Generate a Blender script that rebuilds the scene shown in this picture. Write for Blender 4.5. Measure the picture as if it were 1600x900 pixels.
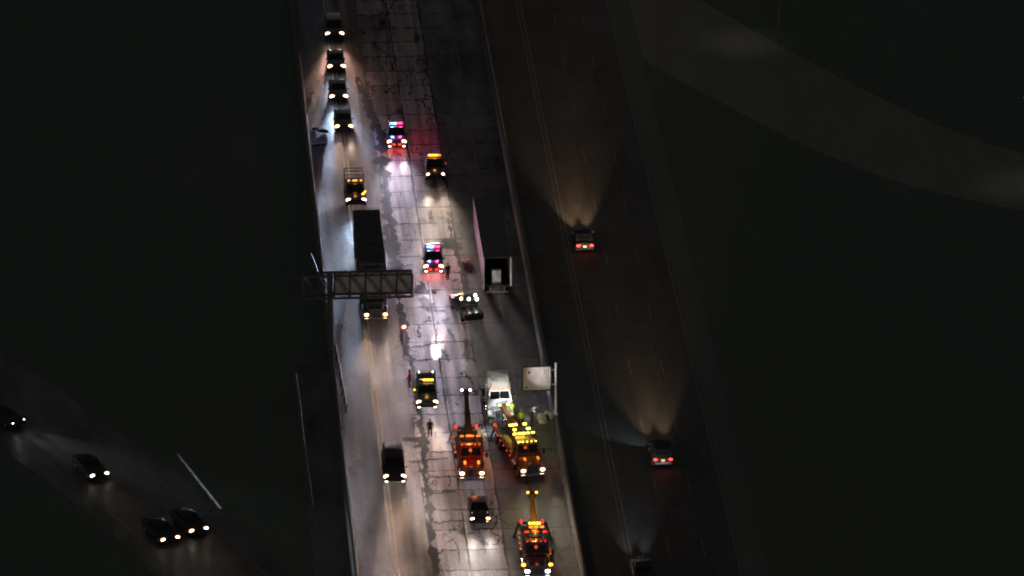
import bpy, bmesh, math, random
from mathutils import Vector, Matrix, Euler, noise
R = math.radians
rnd = random.Random(7)
for o in list(bpy.data.objects): bpy.data.objects.remove(o)
SC = bpy.context.scene
COL = SC.collection

# ------------------------------------------------------------------ camera, world, exposure
F_PX = 11364.0; DEP = R(21.0); YAW = R(3.66); H = 254.0; D0 = H / math.tan(DEP)
cam = bpy.data.cameras.new('camera'); cam_o = bpy.data.objects.new('camera', cam); COL.objects.link(cam_o)
cam.sensor_width = 36; cam.lens = F_PX / 1600 * 36; cam.clip_start = 1; cam.clip_end = 9000
cam_o.location = (-D0 * math.sin(YAW), -D0 * math.cos(YAW), H)
cam_o.rotation_euler = (math.pi / 2 - DEP, 0, -YAW)
SC.camera = cam_o
CM = Euler((math.pi / 2 - DEP, 0, -YAW)).to_matrix()
CL = Vector(cam_o.location)

w = bpy.data.worlds.new('World'); SC.world = w; w.use_nodes = True
nt = w.node_tree; bg = nt.nodes['Background']
sky = nt.nodes.new('ShaderNodeTexSky'); sky.sky_type = 'NISHITA'; sky.sun_disc = False
sky.sun_elevation = R(2); sky.sun_rotation = R(200)
hs = nt.nodes.new('ShaderNodeHueSaturation'); hs.inputs['Saturation'].default_value = 0.1
nt.links.new(sky.outputs[0], hs.inputs['Color']); nt.links.new(hs.outputs[0], bg.inputs['Color'])
bg.inputs['Strength'].default_value = 0.042          # city night glow, no sun up
SC.view_settings.view_transform = 'Standard'; SC.view_settings.look = 'None'
SC.view_settings.exposure = 0; SC.view_settings.gamma = 1
SC.render.engine = 'CYCLES'
SC.cycles.filter_width = 2.0
SC.cycles.sample_clamp_indirect = 2.0
BEAM = 10.5                                           # overall headlight power

def G(px, py, z=0.0):
    """point of the place, at height z, on the line of sight of photo pixel (1600x900)"""
    d = CM @ Vector(((px - 800) / F_PX, (450 - py) / F_PX, -1))
    t = (z - CL.z) / d.z
    return CL + d * t
def KX(k): return G(22 + k * 4362, 450).x
def YR(py): return G(800, py).y
def S(k): return KX(k)

# ------------------------------------------------------------------ materials
MATS = {}
def _new(name):
    m = bpy.data.materials.new(name); m.use_nodes = True
    return m, m.node_tree, m.node_tree.nodes['Principled BSDF']
def paint(name, c, rough=0.4, metal=0.0, var=0.25, scale=3.0, bump=0.0, coat=0.0, spec=0.5):
    if name in MATS: return MATS[name]
    m, t, p = _new(name)
    tc = t.nodes.new('ShaderNodeTexCoord'); n = t.nodes.new('ShaderNodeTexNoise')
    n.inputs['Scale'].default_value = scale; n.inputs['Detail'].default_value = 6
    t.links.new(tc.outputs['Object'], n.inputs['Vector'])
    r = t.nodes.new('ShaderNodeValToRGB')
    r.color_ramp.elements[0].position = .3; r.color_ramp.elements[1].position = .7
    r.color_ramp.elements[0].color = (*[x * (1 - var) for x in c], 1)
    r.color_ramp.elements[1].color = (*[min(1, x * (1 + var * .6)) for x in c], 1)
    t.links.new(n.outputs['Fac'], r.inputs['Fac']); t.links.new(r.outputs[0], p.inputs['Base Color'])
    mr = t.nodes.new('ShaderNodeMapRange'); mr.inputs[3].default_value = max(0.03, rough * .75); mr.inputs[4].default_value = min(1, rough * 1.3)
    t.links.new(n.outputs['Fac'], mr.inputs[0]); t.links.new(mr.outputs[0], p.inputs['Roughness'])
    p.inputs['Metallic'].default_value = metal; p.inputs['Coat Weight'].default_value = coat
    p.inputs['Specular IOR Level'].default_value = spec
    if bump:
        b = t.nodes.new('ShaderNodeBump'); b.inputs['Strength'].default_value = bump
        t.links.new(n.outputs['Fac'], b.inputs['Height']); t.links.new(b.outputs[0], p.inputs['Normal'])
    MATS[name] = m; return m
def glow(name, c, s, rim=None):
    if name in MATS: return MATS[name]
    m, t, p = _new(name)
    p.inputs['Base Color'].default_value = (*[min(.8, x) for x in c], 1)
    p.inputs['Emission Color'].default_value = (*c, 1); p.inputs['Emission Strength'].default_value = s
    p.inputs['Roughness'].default_value = .2
    MATS[name] = m; return m

def M_(t, op, a, b=None, c=None):
    n = t.nodes.new('ShaderNodeMath'); n.operation = op
    for i, v in enumerate((a, b, c)):
        if v is None: continue
        if isinstance(v, (int, float)): n.inputs[i].default_value = v
        else: t.links.new(v, n.inputs[i])
    return n.outputs[0]
def road_mat(name, c, slab=None, streak=.35, blot=.4, rough=(.35, .7), crack=.6, x0=0, lw=3.5, joint=4.62, bigv=1.6, wet=0.5):
    m, t, p = _new(name)
    L = t.links.new
    tc = t.nodes.new('ShaderNodeTexCoord'); sp = t.nodes.new('ShaderNodeSeparateXYZ'); L(tc.outputs['Object'], sp.inputs[0])
    X, Y = sp.outputs[0], sp.outputs[1]
    def nz(sx, sy, det=5, dist=0.0, rgh=.6, off=0):
        mp = t.nodes.new('ShaderNodeMapping'); mp.inputs['Scale'].default_value = (sx, sy, 1); mp.inputs['Location'].default_value = (off, off * 1.7, 0)
        L(tc.outputs['Object'], mp.inputs['Vector'])
        n = t.nodes.new('ShaderNodeTexNoise'); n.inputs['Scale'].default_value = 1; n.inputs['Detail'].default_value = det
        n.inputs['Roughness'].default_value = rgh; n.inputs['Distortion'].default_value = dist
        L(mp.outputs[0], n.inputs['Vector']); return n.outputs['Fac']
    st = nz(1.6, .035, 5, off=3); bl = nz(.5, .16, 7, .6, off=9); fine = nz(5, 2, 6, off=1); big = nz(.16, .07, 3, off=5)
    v = M_(t, 'ADD', 1.0, M_(t, 'MULTIPLY', M_(t, 'SUBTRACT', st, .5), streak * 3.0))
    v = M_(t, 'MULTIPLY', v, M_(t, 'ADD', 1.0, M_(t, 'MULTIPLY', M_(t, 'SUBTRACT', fine, .5), 1.5)))
    v = M_(t, 'MULTIPLY', v, M_(t, 'ADD', 1.0, M_(t, 'MULTIPLY', M_(t, 'SUBTRACT', big, .5), bigv)))
    # blotches of oil and old sealant
    mr = t.nodes.new('ShaderNodeMapRange'); mr.interpolation_type = 'SMOOTHSTEP'
    mr.inputs[1].default_value = .56; mr.inputs[2].default_value = .66; mr.inputs[3].default_value = 1; mr.inputs[4].default_value = 1 - blot
    L(bl, mr.inputs[0]); v = M_(t, 'MULTIPLY', v, mr.outputs[0])
    if slab:
        wob = M_(t, 'MULTIPLY', M_(t, 'SUBTRACT', nz(1.3, .25, 5, .5, off=13), .5), .9)
        yy = M_(t, 'DIVIDE', M_(t, 'ADD', Y, wob), joint); xx = M_(t, 'DIVIDE', M_(t, 'SUBTRACT', X, x0), lw)
        wn = t.nodes.new('ShaderNodeTexWhiteNoise'); wn.noise_dimensions = '2D'
        cb = t.nodes.new('ShaderNodeCombineXYZ'); L(M_(t, 'FLOOR', xx), cb.inputs[0]); L(M_(t, 'FLOOR', yy), cb.inputs[1]); L(cb.outputs[0], wn.inputs['Vector'])
        v = M_(t, 'MULTIPLY', v, M_(t, 'ADD', 1 - slab / 2, M_(t, 'MULTIPLY', wn.outputs['Value'], slab)))
        # joints: dark, of uneven width, broken here and there
        dj = M_(t, 'ABSOLUTE', M_(t, 'SUBTRACT', M_(t, 'FRACT', yy), .5))
        wj = M_(t, 'ADD', .405, M_(t, 'MULTIPLY', nz(.9, .3, 5, off=21), .145))
        j = M_(t, 'GREATER_THAN', dj, wj)
        xw = M_(t, 'ADD', xx, M_(t, 'MULTIPLY', M_(t, 'SUBTRACT', nz(.5, .3, 5, off=27), .5), .10))
        dl = M_(t, 'ABSOLUTE', M_(t, 'SUBTRACT', M_(t, 'FRACT', xw), .5))
        jl = M_(t, 'GREATER_THAN', dl, M_(t, 'ADD', .415, M_(t, 'MULTIPLY', nz(.7, .2, 5, off=31), .13)))
        j = M_(t, 'MAXIMUM', j, jl)
        # cracks
        vo = t.nodes.new('ShaderNodeTexVoronoi'); vo.feature = 'DISTANCE_TO_EDGE'; vo.inputs['Scale'].default_value = 1
        mp = t.nodes.new('ShaderNodeMapping'); mp.inputs['Scale'].default_value = (.45, .17, 1); L(tc.outputs['Object'], mp.inputs['Vector'])
        ad = t.nodes.new('ShaderNodeVectorMath'); ad.operation = 'ADD'; L(mp.outputs[0], ad.inputs[0])
        n2 = t.nodes.new('ShaderNodeTexNoise'); n2.inputs['Scale'].default_value = 2.2; n2.inputs['Detail'].default_value = 4; L(mp.outputs[0], n2.inputs['Vector'])
        sc = t.nodes.new('ShaderNodeVectorMath'); sc.operation = 'SCALE'; sc.inputs['Scale'].default_value = .55; L(n2.outputs['Color'], sc.inputs[0]); L(sc.outputs[0], ad.inputs[1])
        L(ad.outputs[0], vo.inputs['Vector'])
        cr = M_(t, 'MULTIPLY', M_(t, 'LESS_THAN', vo.outputs['Distance'], .022), M_(t, 'GREATER_THAN', nz(.3, .08, 3, off=41), .55))
        j = M_(t, 'MAXIMUM', j, cr)
        v = M_(t, 'MULTIPLY', v, M_(t, 'SUBTRACT', 1.0, M_(t, 'MULTIPLY', j, crack)))
    col = t.nodes.new('ShaderNodeVectorMath'); col.operation = 'SCALE'; col.inputs[0].default_value = c
    L(M_(t, 'MAXIMUM', v, .12), col.inputs['Scale']); L(col.outputs[0], p.inputs['Base Color'])
    rr = t.nodes.new('ShaderNodeMapRange'); rr.inputs[1].default_value = .35; rr.inputs[2].default_value = .65
    rr.inputs[3].default_value = rough[0]; rr.inputs[4].default_value = rough[1]
    L(nz(.35, .06, 5, off=51), rr.inputs[0]); L(rr.outputs[0], p.inputs['Roughness'])
    L(M_(t, 'MULTIPLY', M_(t, 'MINIMUM', v, 1.3), wet), p.inputs['Specular IOR Level'])
    b = t.nodes.new('ShaderNodeBump'); b.inputs['Strength'].default_value = .25; b.inputs['Distance'].default_value = .03
    L(nz(9, 6, 4, off=61), b.inputs['Height']); L(b.outputs[0], p.inputs['Normal'])
    MATS[name] = m; return m

K = dict(
 black=paint('black_car_paint', (.025, .025, .027), .25, 0, .2, coat=.6),
 matte=paint('matte_black_paint', (.05, .05, .052), .8, 0, .3, spec=.12),
 grey=paint('grey_car_paint', (.06, .06, .065), .3, .3, .2, coat=.5),
 brown=paint('brown_car_paint', (.05, .035, .028), .3, .2, .2, coat=.5),
 silver=paint('silver_car_paint', (.35, .36, .38), .3, .5, .15, coat=.5),
 white=paint('white_truck_paint', (.75, .76, .78), .3, 0, .12, coat=.4),
 offwhite=paint('dirty_white_panel', (.5, .48, .47), .45, 0, .3, 1.2),
 red=paint('red_truck_paint', (.3, .02, .012), .28, 0, .25, coat=.5),
 orange=paint('orange_truck_paint', (.13, .06, .025), .35, 0, .25, coat=.3),
 yellow=paint('yellow_boom_paint', (.5, .33, .03), .4, 0, .25),
 pinklit=paint('pink_lit_trailer_side', (.62, .42, .38), .5, 0, .35, .8),  # pinkish light on the white trailer's sides put into the colour
 tarp=paint('black_tarpaulin', (.11, .10, .10), .9, 0, .5, 1.5, .3, spec=.08),
 roofm=paint('dull_trailer_roof', (.15, .148, .145), .8, 0, .15, .8, spec=.1),
 teal=paint('teal_hood_paint', (.07, .11, .12), .25, .2, .2, coat=.5),
 glass=paint('dark_glass', (.01, .012, .014), .06, 0, .1),
 rubber=paint('tyre_rubber', (.015, .015, .015), .85, 0, .3, 8, .2),
 rim=paint('wheel_alloy', (.45, .45, .46), .3, .9, .2, 6),
 chrome=paint('chrome', (.7, .7, .72), .15, 1, .1),
 steel=paint('galvanised_steel', (.42, .44, .45), .4, .8, .25, 4),
 dull=paint('weathered_rail', (.30, .33, .34), .7, 0, .3, 2),
 dsteel=paint('dark_frame_steel', (.035, .033, .03), .5, .4, .35, 3, .1),
 truss=paint('weathered_truss_steel', (.09, .09, .088), .6, .3, .3, 3),
 alu=paint('sign_back_aluminium', (.62, .60, .58), .5, 0, .2, 1.2),
 trim=paint('black_plastic', (.012, .012, .012), .6, 0, .2),
 plate=paint('licence_plate_white', (.6, .6, .58), .5, 0, .1),
 wood=paint('wood_deck', (.14, .09, .06), .7, 0, .4, 4),
 conc=paint('barrier_concrete', (.10, .092, .088), .75, 0, .35, .9, .3),
 linew=paint('road_line_white', (.55, .55, .52), .55, 0, .45, 1.3),
 liney=paint('road_line_yellow', (.55, .46, .34), .55, 0, .45, 1.3),
 linef=paint('dimmed_line_white', (.15, .147, .135), .6, 0, .5, 1.3),  # line white with the missing light on unlit lanes put into the colour
 seam=road_mat('asphalt_patch', (.055, .05, .054), None, .3, .3, (.6, .9), wet=.12),
 skin=paint('skin', (.35, .2, .14), .6), navy=paint('navy_cloth', (.012, .014, .03), .85, 0, .3, 8),
 dark=paint('dark_cloth', (.02, .02, .02), .85, 0, .3, 8), hivis=paint('hi_vis_cloth', (.45, .75, .03), .7, 0, .15, 8),
 reflect=paint('reflective_tape', (.75, .75, .72), .3), hair=paint('dark_hair', (.02, .012, .01), .7),
 helmet=paint('white_helmet', (.75, .75, .72), .3), redp=paint('red_plastic', (.5, .03, .03), .4),
 leaf=paint('ivy_leaf', (.03, .042, .022), .9, 0, .5, 2),
 head=glow('headlamp_lens', (1, .93, .82), 9), headb=glow('headlamp_lens_cool', (.92, .96, 1), 9),
 headw=glow('headlamp_lens_warm', (1, .72, .38), 7),
 bulbrim=glow('headlamp_reflector_warm', (1, .42, .08), 1.2),
 tail=glow('tail_lamp_red', (1, .05, .04), 3.2), brake=glow('grille_lamp_red', (1, .06, .03), 2.2),
 amber=glow('amber_lamp', (1, .42, .04), 5), amberd=glow('amber_lamp_dim', (1, .33, .04), 1.6),
 oran=glow('orange_marker_lamp', (1, .2, .02), 1.5), redm=glow('red_marker_lamp', (1, .05, .02), 1.3),
 yel=glow('yellow_flood_lamp', (1, .82, .1), 4.5), green=glow('green_lamp', (.08, 1, .35), 3),
 blue=glow('blue_beacon', (.08, .3, 1), 6), bluec=glow('blue_beacon_core', (.3, .8, 1), 6), redb=glow('red_beacon', (1, .03, .1), 5),
 flood=glow('work_flood_lamp', (.85, .95, 1), 6), tailoff=paint('tail_lamp_lens', (.3, .01, .01), .2),
 plit=glow('soft_warm_glow', (1, .8, .5), .5),
)

# ------------------------------------------------------------------ helpers
class MB:
    def __init__(s): s.b = bmesh.new()
    def box(s, c, d, rot=None, bev=0.0):
        t = bmesh.new(); bmesh.ops.create_cube(t, size=1)
        bmesh.ops.scale(t, vec=d, verts=t.verts)
        if bev: bmesh.ops.bevel(t, geom=t.edges[:], offset=min(bev, min(d) * .45), segments=2, affect='EDGES', profile=.5)
        if rot: bmesh.ops.rotate(t, cent=(0, 0, 0), matrix=Euler(rot).to_matrix(), verts=t.verts)
        bmesh.ops.translate(t, vec=c, verts=t.verts); s._m(t); return s
    def _m(s, t):
        me = bpy.data.meshes.new('t'); t.to_mesh(me); t.free(); s.b.from_mesh(me); bpy.data.meshes.remove(me)
    def tube(s, a, b, r, r2=None, n=10):
        a = Vector(a); b = Vector(b); d = b - a
        t = bmesh.new(); bmesh.ops.create_cone(t, cap_ends=True, segments=n, radius1=r, radius2=r if r2 is None else r2, depth=d.length)
        bmesh.ops.rotate(t, cent=(0, 0, 0), matrix=d.to_track_quat('Z', 'Y').to_matrix(), verts=t.verts)
        bmesh.ops.translate(t, vec=(a + b) / 2, verts=t.verts); s._m(t); return s
    def bar(s, a, b, w, h, bev=0.0):
        a = Vector(a); b = Vector(b); d = b - a
        t = bmesh.new(); bmesh.ops.create_cube(t, size=1); bmesh.ops.scale(t, vec=(w, h, d.length), verts=t.verts)
        if bev: bmesh.ops.bevel(t, geom=t.edges[:], offset=bev, segments=1, affect='EDGES')
        q = d.to_track_quat('Z', 'Y') if abs(d.normalized().z) < .99 else Vector((0, 0, 1)).rotation_difference(d)
        bmesh.ops.rotate(t, cent=(0, 0, 0), matrix=q.to_matrix(), verts=t.verts)
        bmesh.ops.translate(t, vec=(a + b) / 2, verts=t.verts); s._m(t); return s
    def ell(s, c, d, n=12):
        t = bmesh.new(); bmesh.ops.create_uvsphere(t, u_segments=n, v_segments=max(6, n // 2), radius=.5)
        bmesh.ops.scale(t, vec=d, verts=t.verts); bmesh.ops.translate(t, vec=c, verts=t.verts); s._m(t); return s
    def loft(s, rings):
        vs = [[s.b.verts.new(p) for p in r] for r in rings]; n = len(rings[0])
        for i in range(len(rings) - 1):
            for j in range(n): s.b.faces.new((vs[i][j], vs[i][(j + 1) % n], vs[i + 1][(j + 1) % n], vs[i + 1][j]))
        s.b.faces.new(vs[0][::-1]); s.b.faces.new(vs[-1]); return s
    def slab(s, q, t=.02, ins=(0, 1, 0, 1), off=.006):
        """thin pane on quad q (4 corners, ccw seen from outside), inset in u,v"""
        q = [Vector(p) for p in q]
        def P(u, v): return (q[0] * (1 - u) + q[1] * u) * (1 - v) + (q[3] * (1 - u) + q[2] * u) * v
        u0, u1, v0, v1 = ins; c = [P(u0, v0), P(u1, v0), P(u1, v1), P(u0, v1)]
        n = (c[1] - c[0]).cross(c[3] - c[0]).normalized()
        s.loft([[p + n * (off - t) for p in c], [p + n * off for p in c]]); return s
    def sheet(s, pts, z):
        f = s.b.faces.new([s.b.verts.new((p[0], p[1], z)) for p in pts])
        f.normal_update()
        if f.normal.z < 0: f.normal_flip()
        return s
    def done(s, name, mat, parent=None, smooth=True):
        bmesh.ops.recalc_face_normals(s.b, faces=s.b.faces) if getattr(s, 'recalc', True) else None
        me = bpy.data.meshes.new(name); s.b.to_mesh(me); s.b.free()
        if smooth:
            for p in me.polygons: p.use_smooth = True
            me.set_sharp_from_angle(angle=R(19))
        me.materials.append(mat)
        o = bpy.data.objects.new(name, me); COL.objects.link(o)
        if parent: o.parent = parent
        return o
def tag(o, label=None, cat=None, group=None, kind=None):
    if label: o['label'] = label
    if cat: o['category'] = cat
    if group: o['group'] = group
    if kind: o['kind'] = kind
    return o
def empty(name, loc, rz, label, cat, group=None):
    o = bpy.data.objects.new(name, None); COL.objects.link(o); o.empty_display_size = .3
    o.location = loc; o.rotation_euler = (0, 0, rz); return tag(o, label, cat, group)
def sheet_obj(name, pts, z, mat, kind='structure'):
    m = MB(); m.recalc = False; m.sheet(pts, z); return tag(m.done(name, mat, smooth=False), kind=kind)
def falloff(l, mode='Linear'):
    l.use_nodes = True; t = l.node_tree
    e = t.nodes.get('Emission'); f = t.nodes.new('ShaderNodeLightFalloff'); f.inputs['Strength'].default_value = 1; f.inputs['Smooth'].default_value = 4
    t.links.new(f.outputs[mode], e.inputs['Strength'])
def spot(parent, loc, d, energy, ang=60, col=(1, .95, .88), blend=.8, name='lamp_beam', rad=.12, lin=True):
    l = bpy.data.lights.new(name, 'SPOT'); l.energy = energy; l.spot_size = R(ang); l.spot_blend = blend; l.color = col; l.shadow_soft_size = rad
    if lin: falloff(l, lin if isinstance(lin, str) else 'Linear')
    o = bpy.data.objects.new(name, l); COL.objects.link(o); o.parent = parent; o.location = loc
    o.rotation_euler = Vector(d).to_track_quat('-Z', 'Y').to_euler(); return o
def point(parent, loc, energy, col, rad=.15, name='lamp_light'):
    l = bpy.data.lights.new(name, 'POINT'); l.energy = energy; l.color = col; l.shadow_soft_size = rad
    o = bpy.data.objects.new(name, l); COL.objects.link(o); o.parent = parent; o.location = loc; return o
def beams(root, y, z, hw, e, col=(1, .93, .84), near=1.0):
    """low beams: a near flood and a far throw per lamp"""
    for s in (-1, 1):
        spot(root, (s * hw, y + .12, z), (s * .05, 1, -.20), e * 1.5 * BEAM * near, 92, col, 1, 'headlight_beam')
        spot(root, (s * hw, y + .12, z), (s * .03, 1, -.06), e * 13 * BEAM, 28 if near > .5 else 24, col, 1, 'headlight_beam')
        spot(root, (s * hw, y + .12, z), (s * .02, 1, -.05), e * .75 * BEAM * near, 34, col, 1, 'headlight_beam', lin='Constant')

def wheel(root, x, y, r, wd=.24, rimr=.6):
    t = MB().tube((-wd / 2, 0, 0), (wd / 2, 0, 0), r, n=22).done('wheel', K['rubber'], root)
    t.location = (x, y, r); s = 1 if x > 0 else -1
    m = MB().tube((s * wd * .45, 0, 0), (s * (wd / 2 + .012), 0, 0), r * rimr, r * rimr * .9, n=16)
    m.tube((s * (wd / 2 + .008), 0, 0), (s * (wd / 2 + .05), 0, 0), r * .18, n=10)
    m.done('rim', K['rim'], t)
    return t
def lamp(root, c, d, mat, name='headlight', bez=None):
    o = MB().ell(c, d, 14).done(name, mat, root)
    if bez: MB().box((c[0], c[1] - .08, c[2]), (d[0] * 1.25, .12, d[2] * 1.25), None, .03).done('housing', K[bez], o)
    return o

# ------------------------------------------------------------------ cars
def section(y, zb, zt, hw, crown=.03):
    R_ = [(hw * .86, zb), (hw * .97, zb + .08), (hw, zb + (zt - zb) * .45), (hw * .985, zt - (zt - zb) * .22), (hw * .93, zt - .03), (hw * .6, zt + crown * .6)]
    return [Vector((x, y, z)) for x, z in R_] + [Vector((0, y, zt + crown))] + [Vector((-x, y, z)) for x, z in R_[::-1]]
CAR = {
 'sedan': dict(L=4.8, W=1.84, body=[(-2.4, .42, .88, .8), (-2.3, .3, 1.0, .9), (-1.4, .2, 1.02, .92), (0, .2, .98, .92), (.9, .2, .97, .92), (1.7, .22, .88, .9), (2.25, .28, .76, .84), (2.4, .36, .62, .74)],
   cab=(-1.75, 1.05, -1.0, .25, .95, 1.44, .86, .66), hz=.68, r=.33),
 'suv': dict(L=4.9, W=1.95, body=[(-2.45, .5, 1.1, .86), (-2.35, .36, 1.15, .94), (-1.4, .3, 1.15, .97), (0, .3, 1.12, .97), (1.0, .3, 1.12, .97), (1.9, .32, 1.05, .95), (2.35, .38, .92, .9), (2.45, .46, .8, .82)],
   cab=(-2.3, 1.15, -2.05, .35, 1.1, 1.76, .91, .74), hz=.85, r=.38),
 'van': dict(L=5.6, W=2.05, body=[(-2.8, .45, 1.25, .95), (-2.75, .35, 1.28, 1.0), (-1.4, .3, 1.28, 1.02), (0, .3, 1.26, 1.02), (1.2, .3, 1.24, 1.02), (2.1, .32, 1.15, .98), (2.65, .38, 1.0, .92), (2.8, .46, .85, .85)],
   cab=(-2.74, 1.75, -2.66, .75, 1.23, 2.12, .98, .85), hz=.85, r=.37),
 'pickup': dict(L=5.8, W=2.02, body=[(-2.9, .55, 1.12, .92), (-2.85, .45, 1.16, .97), (-.9, .4, 1.16, 1.0), (0, .38, 1.16, 1.0), (1.2, .38, 1.18, 1.0), (2.3, .4, 1.14, .98), (2.8, .45, 1.02, .94), (2.9, .5, .9, .88)],
   cab=(-.95, 1.25, -.8, .55, 1.13, 1.88, .93, .77), hz=.92, r=.41),
}
def car(kind, px, py, label, cat, paintk='black', rz=None, group=None, name=None, front=True, lens='head', fog=None, e=1.0, bcol=(1, .93, .84), tails=False, hsize=(.46, .14, .33), sx=1.0, bez='bulbrim', lit=True):
    """px,py: photo pixel of the midpoint of its lit lamps"""
    c = CAR[kind]; rz = math.pi if rz is None else rz
    fwd = Vector((-math.sin(rz), math.cos(rz), 0)); hl = c['L'] / 2
    P = G(px, py, c['hz'] if front else c['hz'] + .08)
    loc = P - fwd * (hl - .1) if front else P + fwd * (hl - .05)
    loc.z = .012
    root = empty(name or {'sedan': 'parked_car', 'suv': 'suv', 'van': 'van', 'pickup': 'pickup_truck'}[kind], loc, rz, label, cat, group)
    pm = K[paintk]
    MB().loft([section(*s) for s in c['body']]).done('body', pm, root)
    yr0, yf0, yr1, yf1, z0, z1, h0, h1 = c['cab']
    bot = [(-h0, yr0, z0), (h0, yr0, z0), (h0, yf0, z0), (-h0, yf0, z0)]; top = [(-h1, yr1, z1), (h1, yr1, z1), (h1, yf1, z1), (-h1, yf1, z1)]
    m = MB(); m.loft([[Vector(p) for p in bot], [Vector(p) for p in top]])
    bmesh.ops.bevel(m.b, geom=[e_ for e_ in m.b.edges if max(v.co.z for v in e_.verts) > z0 + .1], offset=.08, segments=3, affect='EDGES', profile=.5)
    m.done('cabin', pm, root)
    MB().slab([bot[2], bot[3], top[3], top[2]], .02, (.05, .95, .12, .9), .01).done('windshield', K['glass'], root)
    MB().slab([bot[0], bot[1], top[1], top[0]], .02, (.08, .92, .3, .88), .01).done('rear_window', K['glass'], root)
    for q in ([bot[1], bot[2], top[2], top[1]], [bot[3], bot[0], top[0], top[3]]):
        for u in ((.1, .48), (.52, .88)) if q[0][0] > 0 else ((.12, .48), (.52, .9)):
            MB().slab(q, .02, (*u, .2, .86), .01).done('side_window', K['glass'], root)
    hw = c['W'] / 2
    for s in (-1, 1):
        for y in (-hl * .6, hl * .6): wheel(root, s * (hw - .13), y, c['r'])
        MB().box((s * (hw + .08), yf0 - .25, z0 + .06), (.2, .12, .14), None, .04).done('mirror', pm, root)
        yf = hl - .12
        o = lamp(root, (s * hw * .74, yf, c['hz']), hsize if lit and front else (.28, .1, .14), K[lens] if (front and lit) else K['rim'], 'headlight')
        if bez and front and lit: MB().ell((s * hw * .74, yf - .05, c['hz']), (hsize[0] * 1.45, .12, hsize[2] * 1.5), 12).done('reflector', K[bez], o)
        if fog: lamp(root, (s * hw * .74, hl - .02, c['hz'] - .4), (.26, .1, .2), K[fog], 'fog_light')
        lamp(root, (s * hw * .72, -hl - .02, c['hz'] + .1), (.4, .14, .24), K['tail'] if tails else K['tailoff'], 'tail_light')
    MB().box((0, hl - .06, c['hz'] - .04), (hw * .8, .1, .2), None, .03).done('grille', K['trim'], root)
    MB().box((0, hl - .02, c['hz'] - .32), (hw * 1.7, .12, .16), None, .05).done('bumper', K['trim'], root)
    MB().box((0, -hl + .02, .55), (hw * 1.75, .14, .2), None, .05).done('bumper', pm, root)
    pl = MB().box((0, -hl - .04, c['hz'] + .02), (.34, .03, .17)).done('licence_plate', K['plit'] if tails else K['plate'], root)  # where tail lamps burn, the plate lamp's light is put into the plate
    if lit: beams(root, hl, c['hz'], hw * .7, e, bcol, 1.0 if front else .12)
    if tails: point(root, (0, -hl - .3, c['hz']), 4.0, (1, .05, .03))
    root['hl'] = hl
    return root
def lightbar(root, y, z, mats, wd=1.25, name='light_bar'):
    b = MB().box((0, y, z), (wd, .3, .08), None, .03).done(name, K['trim'], root)
    n = len(mats)
    for i, mm in enumerate(mats):
        if mm: MB().box((-wd / 2 + (i + .5) * wd / n, y, z + .09), (wd / n * .92, .26, .15), None, .05).done('beacon', K[mm], b)
    return b
def police(px, py, label, rz, mats, red=1):
    r = car('suv', px, py, label, 'police car', 'black', rz, 'police cars with flashing lights', 'police_car', e=1.5, bcol=(.92, .84, 1), fog='head' if red > 1 else None)
    lightbar(r, -.3, 1.83, mats, 1.3)
    for s in (-1, 1): MB().ell((s * .28, 2.5, .62), (.3, .1, .14)).done('grille_light', K['brake'], r)
    MB().tube((-.5, 2.58, .45), (.5, 2.58, .45), .04).tube((-.45, 2.56, .45), (-.45, 2.56, .9), .04).tube((.45, 2.56, .45), (.45, 2.56, .9), .04).done('push_bar', K['dsteel'], r)
    for s in (-1, 1): MB().box((s * .985, .1, .8), (.03, 1.5, .5), None, .01).done('door_panel', K['white'], r)
    point(r, (.5, -.3, 2.3), 190, (.2, .25, 1)); point(r, (-.5, -.3, 2.3), 150, (1, .05, .25))
    point(r, (-.5, 2.9, .55), 14 * red, (1, .04, .03)); point(r, (.5, 2.9, .55), 14 * red, (1, .04, .03))
    return r

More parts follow.
